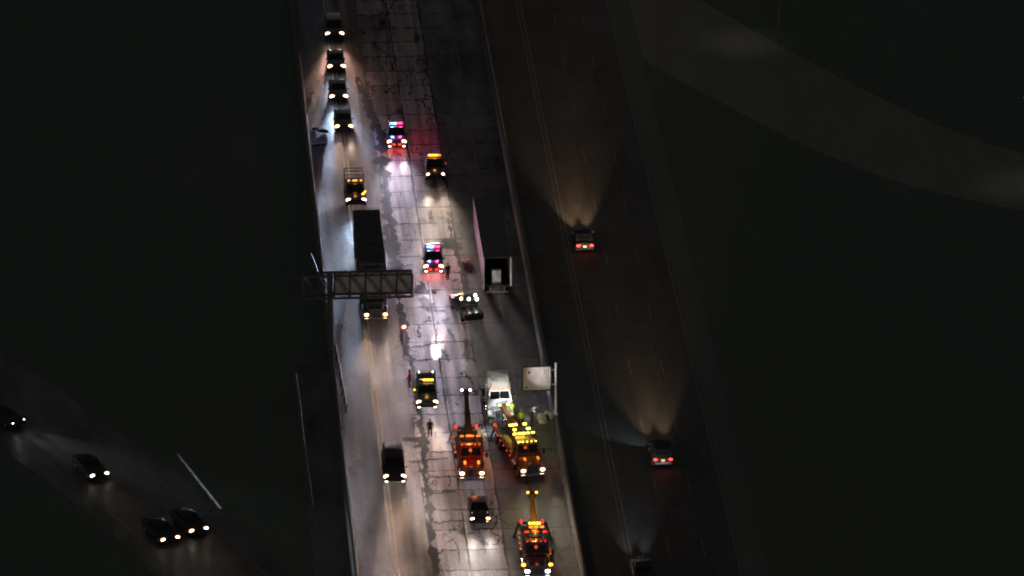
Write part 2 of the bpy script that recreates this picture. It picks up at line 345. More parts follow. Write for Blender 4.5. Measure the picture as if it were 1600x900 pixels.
# ------------------------------------------------------------------ trucks (local y forward, y=0 at front bumper)
def tractor(root, pm, sleeper=True, fair=True, hz=1.0, lens='head', markers='amberd', roofz=2.9, wrecked=False, hsz=(.34, .14, .24)):
    def B(n, c, d, mat, bev=.05, rot=None, par=None): return MB().box(c, d, rot, bev).done(n, mat, par or root)
    # hood: loft narrowing to the grille
    def sec(y, hw, zb, zt):
        return [Vector(p) for p in ((-hw, y, zb), (hw, y, zb), (hw, y, zt - .25), (hw * .8, y, zt - .05), (0, y, zt), (-hw * .8, y, zt - .05), (-hw, y, zt - .25))]
    if not wrecked:
        MB().loft([sec(-1.95, 1.0, .75, 1.95), (sec(-.9, .82, .7, 1.8)), sec(-.22, .74, .65, 1.62)]).done('hood', pm, root)
    else:
        MB().box((.1, -1.1, 1.1), (1.5, 1.6, .9), (.25, .1, .12), .1).box((-.45, -.4, .95), (.7, .5, .6), (.3, .4, .5), .05).box((.5, -.35, 1.25), (.9, .7, .06), (.5, -.3, .2), .02).box((-.2, -1.2, 1.75), (1.2, .9, .05), (-.4, .3, .1), .02).done('crumpled_hood', K['silver'], root)
        MB().box((.1, -.7, 1.0), (.9, .5, .7), (0, .2, 0), .1).tube((-.5, -.9, 1.5), (.6, -.6, 1.3), .08).done('engine', K['dsteel'], root)
    for s in (-1, 1):
        f = MB().box((s * .98, -.85, .98), (.42, 1.3, .22), (0, s * .12, 0), .09).done('fender', pm, root)
    m = MB().loft([[Vector(p) for p in ((-1.08, -3.25, .8), (1.08, -3.25, .8), (1.08, -1.9, .8), (-1.08, -1.9, .8))],
                   [Vector(p) for p in ((-1.08, -3.25, 1.95), (1.08, -3.25, 1.95), (1.08, -1.9, 1.95), (-1.08, -1.9, 1.95))],
                   [Vector(p) for p in ((-.98, -3.25, roofz - .1), (.98, -3.25, roofz - .1), (.98, -2.3, roofz - .1), (-.98, -2.3, roofz - .1))],
                   [Vector(p) for p in ((-.88, -3.25, roofz), (.88, -3.25, roofz), (.88, -2.5, roofz), (-.88, -2.5, roofz))]])
    m.done('cab', pm, root)
    q = [(1.08, -1.9, 1.95), (-1.08, -1.9, 1.95), (-.98, -2.3, roofz - .1), (.98, -2.3, roofz - .1)]
    MB().slab(q, .03, (.07, .49, .1, .88), .012).slab(q, .03, (.51, .93, .1, .88), .012).done('windshield', K['glass'], root)
    for s in (-1, 1):
        qq = [(s * 1.08, -3.2, 1.95), (s * 1.08, -1.95, 1.95), (s * .98, -2.35, roofz - .1), (s * .98, -3.2, roofz - .1)]
        if s < 0: qq = [qq[1], qq[0], qq[3], qq[2]]
        MB().slab(qq, .03, (.15, .85, .08, .8), .012).done('side_window', K['glass'], root)
        B('door', (s * 1.085, -2.6, 1.4), (.04, 1.1, 1.05), pm, .015)
        mr = MB().tube((s * 1.05, -1.95, 2.3), (s * 1.42, -1.8, 2.3), .025).box((s * 1.42, -1.8, 2.15), (.2, .1, .5), None, .04).done('mirror', K['trim'] if pm != K['white'] else K['chrome'], root)
        MB().tube((s * .98, -3.6 if not sleeper else -3.3, .62), (s * .98, -2.3, .62), .32, n=18).done('fuel_tank', K['chrome'], root)
        MB().tube((s * 1.12, -3.45, 1.0), (s * 1.12, -3.45, 3.2), .09).done('exhaust_stack', K['chrome'], root)
        hl = lamp(root, (s * .9, -.1, hz), hsz, K[lens], 'headlight')
        MB().box((s * .9, -.24, hz), (.46, .16, .34), None, .05).done('housing', K['chrome'], hl)
        wheel(root, s * 1.05, -1.15, .5, .3)
    g = MB().box((0, -.17, 1.1), (1.15, .1, .85), None, .04)
    g.done('grille', K['chrome'] if not wrecked else K['dsteel'], root)
    B('bumper', (0, -.08, .5), (2.35, .22, .38), K['chrome'], .07)
    if sleeper:
        MB().box((0, -4.2, 1.95), (2.2, 1.85, 2.3), None, .12).done('sleeper', pm, root)
    if fair:
        m = MB().loft([[Vector(p) for p in ((-1.02, -5.1 if sleeper else -3.2, 3.0), (1.02, -5.1 if sleeper else -3.2, 3.0), (1.02, -3.0, 2.86), (.9, -2.5, 2.86), (-.9, -2.5, 2.86), (-1.02, -3.0, 2.86))],
                       [Vector(p) for p in ((-1.0, -5.1 if sleeper else -3.2, 3.85), (1.0, -5.1 if sleeper else -3.2, 3.85), (.95, -4.0 if sleeper else -3.1, 3.75), (.6, -3.2 if sleeper else -2.9, 3.35), (-.6, -3.2 if sleeper else -2.9, 3.35), (-.95, -4.0 if sleeper else -3.1, 3.75))]])
        m.done('roof_fairing', pm, root)
    for i in range(5):
        MB().ell((-.8 + i * .4, -2.42, roofz + .04), (.16, .12, .1), 8).done('marker_light', K[markers], root)
def ladder_frame(root, y0, y1):
    MB().box((-.42, (y0 + y1) / 2, .85), (.1, abs(y1 - y0), .25)).box((.42, (y0 + y1) / 2, .85), (.1, abs(y1 - y0), .25)).box((0, y1 + .1, .85), (.75, .1, .2)).box((0, (y0 + y1) / 2, .85), (.75, .1, .2)).done('chassis', K['dsteel'], root)
def trailer_parts(root, y0, L, side='tarp', top='tarp', zf=1.15, zt=4.1, open_rear=False):
    y1 = y0 - L; ym = (y0 + y1) / 2; hw = 1.3
    if not open_rear:
        b = MB().box((0, ym, (zf + zt) / 2), (2 * hw, L, zt - zf), None, .05).done('trailer_box', K[side], root)
        m = MB()
        for i in range(14): m.box((0, y0 - L * (i + .5) / 14, zt + .002), (2 * hw - .1, .06, .012))
        m.done('roof_bow', K[top], b)
    else:
        MB().box((-hw, ym, (zf + zt) / 2), (.06, L, zt - zf)).done('left_wall', K[side], root)
        MB().box((hw, ym, (zf + zt) / 2), (.06, L, zt - zf)).done('right_wall', K[side], root)
        MB().box((0, ym, zt + .02), (2 * hw + .06, L, .05)).done('roof', K[top], root)
        MB().box((0, ym, zf), (2 * hw - .08, L, .12)).done('floor', K['dsteel'], root)
        MB().box((0, y0 - .03, (zf + zt) / 2), (2 * hw - .08, .06, zt - zf - .1)).done('front_wall', K['dsteel'], root)
    return y1

def semi(px, py):
    hz = 1.0; P = G(px, py, hz); loc = Vector((P.x, P.y + 0, .012)); loc.y -= .1
    r = empty('semi_truck', loc, math.pi, 'long black covered semi truck in the left lane, passing under the gantry', 'semi truck')
    tractor(r, K['black'], True, True, hz, 'headw', 'amberd', hsz=(.42, .14, .28)); ladder_frame(r, -.5, -7.2)
    y1 = trailer_parts(r, -6.0, 14.8)
    for y in (-5.6, -6.9, -18.2, -19.5):
        for s in (-1, 1): wheel(r, s * 1.02, y, .5, .5)
    for s in (-1, 1): MB().box((s * .9, -9, .6), (.14, .14, 1.1)).done('landing_leg', K['dsteel'], r)
    for i, y in enumerate((-7, -10.5, -14)):
        MB().ell((1.32, y, 1.3), (.08, .2, .12), 8).done('side_marker', K['oran'], r)
        MB().ell((-1.32, y, 1.3), (.08, .2, .12), 8).done('side_marker', K['oran'], r)
    MB().box((0, y1 - .1, .6), (2.4, .1, .14)).done('rear_bumper', K['dsteel'], r)
    for s in (-1, 1): MB().box((s * 1.0, y1 - .02, 1.1), (.3, .08, .14)).done('tail_light', K['tail'], r)
    beams(r, 0, hz, .9, .5, (1, .62, .42)); point(r, (-1.6, -6.5, 2.6), 8, (1, .12, .05))
    return r
def wrecker(px, py, rz, label, pm, kind):
    hz = 1.05; P = G(px, py, hz); fwd = Vector((-math.sin(rz), math.cos(rz), 0)); loc = P + fwd * .1; loc.z = .012
    r = empty('wrecker_truck', loc, rz, label, 'tow truck', 'heavy wreckers at the crash')
    mk = {'red': 'oran', 'green': 'yel', 'amber': 'redm'}[kind]
    tractor(r, pm, False, False, hz, 'headw' if kind != 'amber' else 'headb', mk, hsz=(.44, .14, .32)); ladder_frame(r, -.5, -11.3)
    MB().box((0, -6.9, 1.2), (2.3, 5.6, .35), None, .05).done('deck', K['dsteel'], r)
    for s in (-1, 1):
        b = MB().box((s * 1.0, -5.3, 1.55), (.55, 3.4, .75), None, .05).done('tool_locker', pm if kind != 'red' else K['black'], r)
        m = MB()
        for i in range(3): m.box((s * 1.285, -4.2 - i * 1.1, 1.55), (.03, .95, .6), None, .01)
        m.done('locker_door', K['chrome'], b)
        MB().box((s * 1.12, -8.9, 1.3), (.35, 2.6, .2), None, .05).done('fender', K['white'] if kind == 'red' else pm, r)
        for y in (-8.2, -9.5): wheel(r, s * 1.02, y, .5, .5)
        MB().bar((s * 1.2, -10.2, 1.5), (s * 1.6, -10.4, .1), .16, .16, .02).box((s * 1.6, -10.4, .07), (.5, .5, .08)).done('outrigger', K['dsteel'] if kind != 'red' else K['white'], r)
        for i in range(5):
            MB().ell((s * 1.31, -3.8 - i * 1.25, 1.15), (.09, .22, .14), 8).done('side_marker', K['oran' if kind != 'green' else 'redm'], r)
    # headache rack with a row of beacons
    rk = MB().tube((-1.05, -3.75, 1.6), (-1.05, -3.75, 3.15), .05).tube((1.05, -3.75, 1.6), (1.05, -3.75, 3.15), .05).tube((-1.05, -3.75, 3.15), (1.05, -3.75, 3.15), .05).done('light_rack', K['dsteel'], r)
    rows = {'red': [(-3.75, 3.25, 'oran', (-.75, -.25, 0, .25, .75))], 'green': [(-3.75, 3.25, 'yel', (-.85, -.4, 0, .4, .85)), (-4.9, 3.2, 'yel', (-.7, .6)), (-6.3, 3.1, 'yel', (-.7, .2, .6))],
            'amber': [(-3.75, 3.3, 'redm', (-.8, -.15, .15, .8)), (-4.6, 3.4, 'amberd', (-.6, -.1, .4)), (-5.2, 3.5, 'amber', (-.3, .1, .45))]}[kind]
    for y, z, mm, xs in rows:
        for x in xs: MB().box((x, y, z), (rnd.uniform(.24, .4), .2, rnd.uniform(.13, .2)), None, .05).done('beacon', K[mm], rk)
    if kind == 'amber': MB().ell((.0, -4.4, 2.9), (.42, .2, .22), 10).done('beacon', K['green'], rk)
    # boom
    tilt = {'red': (4.5, -11.4), 'green': (2.7, -11.8), 'amber': (4.0, -10.6)}[kind]
    a = Vector((0, -5.6, 2.0)); e = Vector((0, tilt[1], tilt[0]))
    tm = MB().tube((0, -5.6, 1.35), (0, -5.6, 2.1), .62, .5, n=20).box((0, -5.6, 2.1), (1.0, 1.2, .5), None, .06).done('turret', pm if kind != 'red' else K['dsteel'], r)
    bm_ = K['yellow'] if kind == 'amber' else (K['dsteel'] if kind == 'red' else pm)
    b = MB().bar(a, a.lerp(e, .6), .55, .5, .04).done('boom', bm_, r)
    MB().bar(a.lerp(e, .55), e, .4, .36, .03).done('boom_extension', bm_, b)
    MB().box(e, (.6, .4, .55), None, .06).tube(e + Vector((-.4, 0, .15)), e + Vector((.4, 0, .15)), .16).done('boom_head', K['dsteel'], b)
    for s in (-1, 1):
        MB().tube(e + Vector((s * .2, -.1, 0)), e + Vector((s * .2, -.35, -1.9)), .02, n=6).done('winch_cable', K['steel'], b)
        MB().tube((s * .4, -5.2, 1.5), a.lerp(e, .35) + Vector((s * .3, 0, -.1)), .09).done('hydraulic_ram', K['chrome'], r)
    for s in (-1, 1):
        MB().ell(e + Vector((s * .38, .1, .25)), (.26, .2, .22), 10).done('work_light', K[{'red': 'flood', 'green': 'yel', 'amber': 'amber'}[kind]], b)
    MB().bar((0, -10.4, .9), (0, -12.6, .45), .36, .26, .03).bar((-.9, -12.6, .45), (.9, -12.6, .45), .2, .2, .02).done('underlift', K['dsteel'], r)
    for s in (-1, 1):
        MB().box((s * .95, -11.2, 1.15), (.25, .08, .4), None, .02).done('tail_light', K['redm'], r)
        if kind == 'red': MB().box((s * .62, -.55, 1.95), (.22, .5, .1), (-.2, 0, 0), .04).done('hood_light', K['amberd'], r)
        if kind == 'green': MB().box((s * .62, -.75, 1.95), (.22, .45, .1), (-.2, 0, 0), .04).done('hood_light', K['oran'], r)
        if kind == 'amber': MB().ell((s * 1.2, -.9, 1.35), (.42, .25, .3), 10).done('fender_light', K['amber'], r)
    col = {'red': (1, .2, .05), 'green': (1, .8, .12), 'amber': (1, .35, .06)}[kind]
    point(r, (0, -1.2, 3.0), {'red': 22, 'green': 12, 'amber': 14}[kind], (1, .16, .04)); point(r, (0, -5.5, 4.2), 160, col)
    point(r, (-1.9, -3, 1.2), 14, (1, .15, .04)); point(r, (1.9, -3, 1.2), 14, (1, .15, .04))
    tgt = G(782, 622, 1.9)
    def aim(p, t): return Matrix.Rotation(-rz, 3, 'Z') @ (t - loc) - Vector(p)
    if kind == 'red':
        p = e + Vector((-.38, .1, .3)); spot(r, p, aim(p, G(780, 640, 1.4)), 20000, 30, (.88, .95, 1), .7, 'work_and_fill_beam', lin=False)
        p = e + Vector((-.38, .2, .3)); spot(r, p, aim(p, G(775, 672)), 6000, 38, (.8, .92, 1), 1, 'work_and_fill_beam', lin=False)
    if kind == 'green':
        p = Vector((0, -6.4, 4.0)); spot(r, p, aim(p, tgt), 6000, 25, (1, .95, .88), .8, 'work_and_fill_beam', lin=False)  # no lamp body here: flood added to brighten the white tractor
        p = Vector((.5, -6.4, 3.4)); spot(r, p, aim(p, G(838, 600, 4.8)), 2600, 24, (1, .95, .95), 1, 'work_and_fill_beam', lin=False)  # unseen flood added to brighten the median sign
        p = Vector((0, -3.9, 3.5)); spot(r, p, (0, -1, -.6), 1500, 80, (.9, 1, .2), 1, 'work_and_fill_beam', lin=False)
    beams(r, 0, hz, .9, {'red': .35, 'green': .9, 'amber': 1.2}[kind], (1, .85, .65))
    return r

# ------------------------------------------------------------------ people
def person(px, py, rz, label, coat='dark', legs='dark', hat=None, bend=0.0, vest=False, z0=.014):
    """px,py: photo pixel of the feet"""
    P = G(px, py, 0); root = empty('person', (P.x, P.y, z0), rz, label, 'person')
    me = bpy.data.meshes.new('body'); bm = bmesh.new(); sk = bm.verts.layers.skin.verify()
    def V(c, rr): v = bm.verts.new(c); v[sk].radius = (rr, rr); return v
    fb = bend
    pel = V((0, 0, .95), .15); ch = V((0, .10 * fb, 1.2), .15); up = V((0, .25 * fb, 1.42 - .05 * fb), .16); nk = V((0, .33 * fb + .01, 1.54 - .08 * fb), .06); hd = V((0, .38 * fb + .03, 1.66 - .1 * fb), .10); ht = V((0, .40 * fb + .02, 1.74 - .1 * fb), .085)
    for a, b in ((pel, ch), (ch, up), (up, nk), (nk, hd), (hd, ht)): bm.edges.new((a, b))
    nose = V((0, .38 * fb + .14, 1.66 - .1 * fb), .02); bm.edges.new((hd, nose))
    hands = []
    for s in (-1, 1):
        hp = V((s * .11, 0, .88), .11); kn = V((s * .13, .05 + .03 * s, .5), .075); an = V((s * .14, -.02 + .05 * s, .09), .05); toe = V((s * .16, .15 + .05 * s, .05), .045)
        sh = V((s * .2, .25 * fb, 1.42 - .05 * fb), .075); el = V((s * .29, .04 + .3 * fb, 1.15 - .05 * fb), .052); wr = V((s * .25, .2 + .45 * fb, .95 - .05 * fb), .034); pm_ = V((s * .24, .27 + .47 * fb, .9 - .05 * fb), .036)
        for a, b in ((pel, hp), (hp, kn), (kn, an), (an, toe), (up, sh), (sh, el), (el, wr), (wr, pm_)): bm.edges.new((a, b))
        hands.append((s, pm_.co.copy()))
    bm.to_mesh(me); bm.free()
    o = bpy.data.objects.new('body', me); COL.objects.link(o)
    sm = o.modifiers.new('s', 'SKIN'); sm.use_smooth_shade = True; ss = o.modifiers.new('u', 'SUBSURF'); ss.levels = 1; ss.render_levels = 1
    me.skin_vertices[0].data[0].use_root = True
    dg = bpy.context.evaluated_depsgraph_get(); m2 = bpy.data.meshes.new_from_object(o.evaluated_get(dg)); bpy.data.objects.remove(o)
    bb = bmesh.new(); bb.from_mesh(m2)
    mb = MB(); mb.b.free(); mb.b = bb; mb.recalc = False
    for s, p in hands:      # five bent fingers per hand
        for i in range(4):
            b0 = p + Vector(((i - 1.5) * .021, .02, -.01)); l = (.036, .044, .04, .03)[i]
            mb.tube(b0, b0 + Vector((0, l * .8, -l * .6)), .010, .009, 6); mb.tube(b0 + Vector((0, l * .8, -l * .6)), b0 + Vector((0, l * .9, -l * 1.6)), .009, .007, 6)
        mb.tube(p + Vector((-s * .03, -.02, 0)), p + Vector((-s * .065, .035, -.015)), .012, .009, 6)
    body = mb.done('body', K[coat], root)
    bme = body.data; bme.materials.append(K['skin']); bme.materials.append(K[legs])
    for f in bme.polygons:
        c = f.center
        if c.z > 1.52 - .08 * fb or (c.z < .97 and c.y > .19 + .2 * fb and abs(c.x) > .15 and c.z > .7): f.material_index = 1
        elif c.z < .93: f.material_index = 2
    y0 = .40 * fb + .02; zt = 1.74 - .1 * fb
    for s in (-1, 1): MB().ell((s * .035, y0 + .105, zt - .07), (.022, .012, .014), 6).done('eye', K['trim'], root)
    if hat: MB().ell((0, y0, zt + .01), (.27, .3, .2), 12).box((0, y0 + .12, zt - .01), (.2, .14, .02), None, .008).done('helmet', K[hat], root)
    else: MB().ell((0, y0 - .02, zt - .005), (.2, .21, .17), 12).done('hair', K['hair'], root)
    if vest:
        v = MB().ell((0, .16 * fb, 1.25 - .03 * fb), (.44, .36, .58), 14).done('vest', K['hivis'], root)
        MB().tube((0, .14 * fb, 1.16), (0, .14 * fb, 1.2), .225, n=16).done('tape', K['reflect'], v)
    return root

# ================================================================== THE SETTING
YN, YF = -330, 1500
grass = road_mat('dry_grass_ground', (.118, .142, .118), None, .02, .0, (.8, .95), wet=.1, bigv=.15)
sheet_obj('ground', [(-2500, -1200), (2500, -1200), (2500, 5000), (-2500, 5000)], -.012, grass)
LE, LL, L1, L2, L3, ML, MW = (S(k) for k in (.1118, .1236, .1361, .1485, .161, .1735, .1850))
lw = L2 - L1
asp = road_mat('shoulder_asphalt', (.13, .134, .165), None, .5, .4, (.45, .75), wet=.3)
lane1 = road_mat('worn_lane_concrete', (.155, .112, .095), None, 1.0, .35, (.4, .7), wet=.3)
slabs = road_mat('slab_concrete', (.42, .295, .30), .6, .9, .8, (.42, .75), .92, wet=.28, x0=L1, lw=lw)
med = road_mat('median_shoulder_concrete', (.08, .072, .074), .3, .2, .4, (.4, .7), .6, x0=L3, lw=lw)  # base colour darkened in place of the shadow beside the crash
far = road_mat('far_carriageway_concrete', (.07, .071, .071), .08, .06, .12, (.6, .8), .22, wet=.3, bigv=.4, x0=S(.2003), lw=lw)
def strip(name, xa, xb, z, mat, ya=YN, yb=YF, kind='structure'):
    return sheet_obj(name, [(xa, ya), (xb, ya), (xb, yb), (xa, yb)], z, mat, kind)
strip('road_shoulder', LE, LL, .004, asp)
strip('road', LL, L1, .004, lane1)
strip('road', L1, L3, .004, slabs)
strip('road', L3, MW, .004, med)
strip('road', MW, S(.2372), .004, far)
strip('road_shoulder', S(.2372), S(.2455), .004, road_mat('far_shoulder_asphalt', (.10, .11, .10), None, .02, .0, (.7, .9), bigv=.1))
strip('road_shoulder', S(.0975), LE - .004, .004, road_mat('outer_strip_asphalt', (.17, .155, .155), None, .1, .3, (.7, .9), wet=.05), yb=YR(560))
# painted lines
def line(xa, wd, mat, ya=YN, yb=YF): strip('road_marking', xa - wd / 2, xa + wd / 2, .010, K[mat], ya, yb)
line(LL, .13, 'liney'); line(LL + .42, .10, 'liney')
line(L3 + lw, .13, 'linef')
line(S(.2003), .14, 'linef'); line(S(.2003) + .42, .14, 'linef'); line(S(.2364), .15, 'linef')
for X_, ph, m in ((L2, 644, 'linew'), (S(.2139), 333, 'linef'), (S(.2252), 500, 'linef')):
    y0 = G(0, ph).y; y0 = G(22 + 0.2 * (ph + 3912), ph).y
    for i in range(-8, 14):
        line(X_ + .14, .13, m, y0 + i * 14.63, y0 + i * 14.63 + 3.66)
for i in range(-8, 14): line(L1 + .3, .1, 'linef', i * 14.63, i * 14.63 + 3.0)

# ragged asphalt seam that wanders along the left edge of the slabs, and patches
def ragged(name, pts, wf, z, mat, step=.35, seed=1):
    P = [G(a, b) for a, b, _ in pts]; Wd = [c for *_, c in pts]
    left, right = [], []
    for i in range(len(P) - 1):
        n = max(2, int((P[i + 1] - P[i]).length / step))
        for j in range(n):
            t = j / n; p = P[i].lerp(P[i + 1], t); wv = 1.25 * (Wd[i] * (1 - t) + Wd[i + 1] * t)
            a = noise.noise(Vector((p.y * wf, seed, 0))); b = noise.noise(Vector((p.y * wf, seed + 9, 3))); c = noise.noise(Vector((p.y * wf * 4, seed, 7)))
            left.append((p.x - wv / 2 * max(-.1, 1 + 2.1 * a + .8 * c), p.y)); right.append((p.x + wv / 2 * max(-.1, 1 + 2.1 * b - .8 * c), p.y))
    left = [(p[0] - .08 * 0, p[1]) for p in left]
    m = MB(); m.recalc = False
    L_ = [m.b.verts.new((x, y, z)) for x, y in left]; R__ = [m.b.verts.new((x, y, z)) for x, y in right]
    for i in range(len(L_) - 1):
        f = m.b.faces.new((L_[i], R__[i], R__[i + 1], L_[i + 1])); f.normal_update()
        if f.normal.z < 0: f.normal_flip()
    return tag(m.done(name, mat, smooth=False), kind='structure')
ragged('asphalt_seam', [(556, 120, .3), (575, 165, .7), (598, 225, .8), (598, 260, .8), (603, 300, .5), (608, 345, .9), (612, 385, 1.1), (620, 430, .6), (626, 480, .5), (631, 520, .7), (633, 545, .5), (643, 560, .3), (646, 600, .35), (656, 650, .4), (662, 700, .45), (664, 745, .35), (671, 790, .45), (674, 850, .5), (682, 900, .45), (690, 960, .4)], .5, .008, K['seam'])
ragged('asphalt_seam', [(560, 120, .15), (590, 190, .2), (606, 245, .25)], .6, .0125, K['seam'], seed=4)
ragged('asphalt_patch', [(700, 372, .8), (705, 386, 1.7), (722, 392, .5)], .8, .008, K['seam'], seed=5)
ragged('asphalt_patch', [(655, 440, .3), (660, 452, 1.1), (672, 462, .9)], .8, .008, K['seam'], seed=8)
ragged('asphalt_patch', [(652, 683, 1.6), (655, 694, 1.3), (658, 702, .3)], .8, .0155, K['seam'], seed=11)
ragged('asphalt_patch', [(700, 340, .15), (706, 372, .25), (724, 425, .5), (730, 455, .3)], .8, .0125, K['seam'], seed=14)
for (a, b, c, d, sd) in ((640, 722, 700, 716, 3), (662, 747, 715, 744, 5), (668, 772, 712, 768, 9), (672, 818, 725, 813, 12), (632, 545, 694, 535, 15), (665, 485, 696, 486, 17), (640, 565, 668, 563, 21), (604, 420, 646, 414, 23)):
    m = MB(); m.recalc = False; A = G(a, b); B = G(c, d); n = 26; lo, hi = [], []
    for i in range(n + 1):
        p = A.lerp(B, i / n); t1 = noise.noise(Vector((p.x * 1.7, sd, 1))); t2 = noise.noise(Vector((p.x * 2.9, sd, 5)))
        lo.append((p.x, p.y - .16 + .35 * t1)); hi.append((p.x, p.y + .14 + .35 * t1 + 1.1 * max(0, t2)))
    vl = [m.b.verts.new((x, y, .0185)) for x, y in lo]; vh = [m.b.verts.new((x, y, .0185)) for x, y in hi]
    for i in range(n):
        f = m.b.faces.new((vl[i], vl[i + 1], vh[i + 1], vh[i])); f.normal_update()
        if f.normal.z < 0: f.normal_flip()
    tag(m.done('tar_joint', K['seam'], smooth=False), kind='structure')

# median barrier: concrete safety shape
def barrier(x, ya, yb, label, h=.9, name='concrete_barrier'):
    prof = [(-.3, 0), (.3, 0), (.3, .09), (.12, .34), (.08, h), (-.08, h), (-.12, .34), (-.3, .09)]
    m = MB(); n = max(1, int((yb - ya) / 6)); rings = []
    m.loft([[Vector((x + a, ya, z)) for a, z in prof], [Vector((x + a, yb, z)) for a, z in prof]])
    o = m.done(name, K['conc'], smooth=False); tag(o, label, 'barrier')
    return o
barrier(MW, -300, YR(-300), 'long concrete median barrier right of the crash, dividing the carriageways')
barrier(LE - .25, -300, YR(668), 'low concrete barrier along the left edge in the lower part of the road', .75)
barrier(LE - .25, YR(668) + .4, 400, 'low wall added along the left shoulder above the gantry to block headlight spill', .78)  # added wall, keeps headlight spill off the verge beyond

# guardrails
def guardrail(p0, p1, label, h=.72, mt='steel'):
    a = G(*p0, h); b = G(*p1, h); root = empty('guardrail', ((a.x + b.x) / 2, (a.y + b.y) / 2, 0), 0, label, 'guardrail')
    o = Vector(root.location); A = Vector((a.x, a.y, h)) - o; B = Vector((b.x, b.y, h)) - o
    d = (B - A).normalized(); n = Vector((-d.y, d.x, 0))
    m = MB(); ring = [(0, -.16), (.05, -.12), (.05, -.04), (0, 0), (.05, .04), (.05, .12), (0, .16), (-.02, .16), (-.02, -.16)]
    m.loft([[A + n * u + Vector((0, 0, v)) for u, v in ring], [B + n * u + Vector((0, 0, v)) for u, v in ring]])
    m.done('rail', K[mt], root); L = (B - A).length; k = int(L / 2)
    for i in range(k + 1):
        p = A + d * (L * i / max(1, k)); MB().box((p.x - n.x * .1, p.y - n.y * .1, h / 2), (.12, .16, h)).done('post', K['wood'], root)
    return root
guardrail((486, 398), (505, 446), 'short bright steel guardrail beside the gantry sign, left shoulder')
guardrail((525, 540), (542, 634), 'bright steel guardrail on left shoulder below the gantry')
guardrail((463, 585), (489, 792), 'dim outer guardrail left of the low concrete barrier', mt='conc')
guardrail((278, 710), (345, 795), 'pale guardrail beside the curved ramp at lower left', mt='dull')

# gantry with sign backs
def gantry():
    zb = 6.3; P1 = G(645, 466, zb); P0 = G(474, 466, zb)
    P0.y = P1.y = (P0.y + P1.y) / 2 + .15
    cx = G(516, 466, zb).x; yb = P1.y
    root = empty('sign_gantry', (cx, yb + .5, 0), 0, 'steel truss sign gantry reaching over the left lane, sign backs facing camera', 'sign gantry')
    x0 = P0.x - cx; x1 = P1.x - cx; Ht = 2.25; dp = 1.1; Z = zb
    m = MB()
    for y in (-dp / 2, dp / 2):
        for z in (Z, Z + Ht): m.bar((x0, y, z), (x1, y, z), .16, .16)
    m.done('chord', K['truss'], root)
    n = 7
    for i in range(n + 1):
        m = MB(); x = x0 + (x1 - x0) * i / n
        for y in (-dp / 2, dp / 2): m.bar((x, y, Z), (x, y, Z + Ht), .14, .14)
        for z in (Z, Z + Ht): m.bar((x, -dp / 2, z), (x, dp / 2, z), .1, .1)
        m.done('vertical_strut', K['truss'], root)
    m = MB()
    for i in range(n):
        xa = x0 + (x1 - x0) * i / n; xb = x0 + (x1 - x0) * (i + 1) / n
        for y in (-dp / 2, dp / 2): m.bar((xa, y, Z + Ht), (xb, y, Z), .11, .09)
        m.bar((xa, -dp / 2, Z + Ht), (xb, dp / 2, Z + Ht), .07, .07)
    m.done('diagonal_brace', K['truss'], root)
    for i in range(2, n):
        xa = x0 + (x1 - x0) * i / n; xb = x0 + (x1 - x0) * (i + 1) / n
        s = MB().box(((xa + xb) / 2, dp / 2 + .2, Z + Ht / 2 - .05), (xb - xa - .04, .05, Ht + .1)).done('sign_panel', K['alu'], root)
        mm = MB()
        for k in range(3): mm.box(((xa + xb) / 2, dp / 2 + .14, Z + .35 + k * .75), (xb - xa - .1, .06, .07))
        mm.done('stiffener', K['alu'], s)
    MB().tube((0, 0, 0), (0, 0, Z + Ht + .1), .3, .24, 16).box((0, 0, .05), (.9, .9, .1)).done('column', K['truss'], root)
    return root
gantry()

# sign panel on the median
def median_sign():
    zb = 3.4; A = G(817, 612, zb); B = G(858, 606, zb); W_ = (B - A).length
    root = empty('road_sign', (MW, (A.y + B.y) / 2, 0), 0, 'white rectangular sign panel on a post at the median barrier, beside the white tractor', 'road sign')
    x0 = A.x - MW; x1 = x0 + W_; zt = zb + 2.35
    p = MB().box(((x0 + x1) / 2, -.12, (zb + zt) / 2), (W_, .06, zt - zb), None, .01).done('sign_panel', K['offwhite'], root)
    f = MB()
    for a, b in (((x0, zb), (x1, zb)), ((x0, zt), (x1, zt)), ((x0, zb), (x0, zt)), ((x1, zb), (x1, zt))): f.bar((a[0], -.12, a[1]), (b[0], -.12, b[1]), .1, .1)
    f.done('frame', K['trim'], p)
    t = MB(); t.tube((x0 + .6, -.158, zt - .55), (x0 + .6, -.152, zt - .55), .14, n=12)
    t.done('emblem', K['dsteel'], p)
    for a, l in ((.25, 1.3), (.42, .9), (.6, .55)):
        t = MB()
        y = zt - .25
        while y > zt - .25 - l: hh = rnd.uniform(.07, .14); t.box((x1 - a, -.155, y - hh / 2), (.07, .008, hh)); y -= hh + .035
        t.done('lettering', K['dsteel'], p)['kind'] = 'stuff'
    MB().box((x0 + .35, -.155, zb + .3), (.22, .008, .16)).done('emblem', K['dsteel'], p)
    MB().tube((0, 0, 0), (0, 0, zt + .3), .12, .1, 14).box((0, 0, .93), (.4, .4, .06)).done('post', K['alu'], root)
    MB().tube((x0 + .1, 0, zb + .5), (.05, 0, zb + .5), .06).tube((x0 + .1, 0, zt - .4), (.05, 0, zt - .4), .06).done('arm', K['alu'], root)
    return root
median_sign()

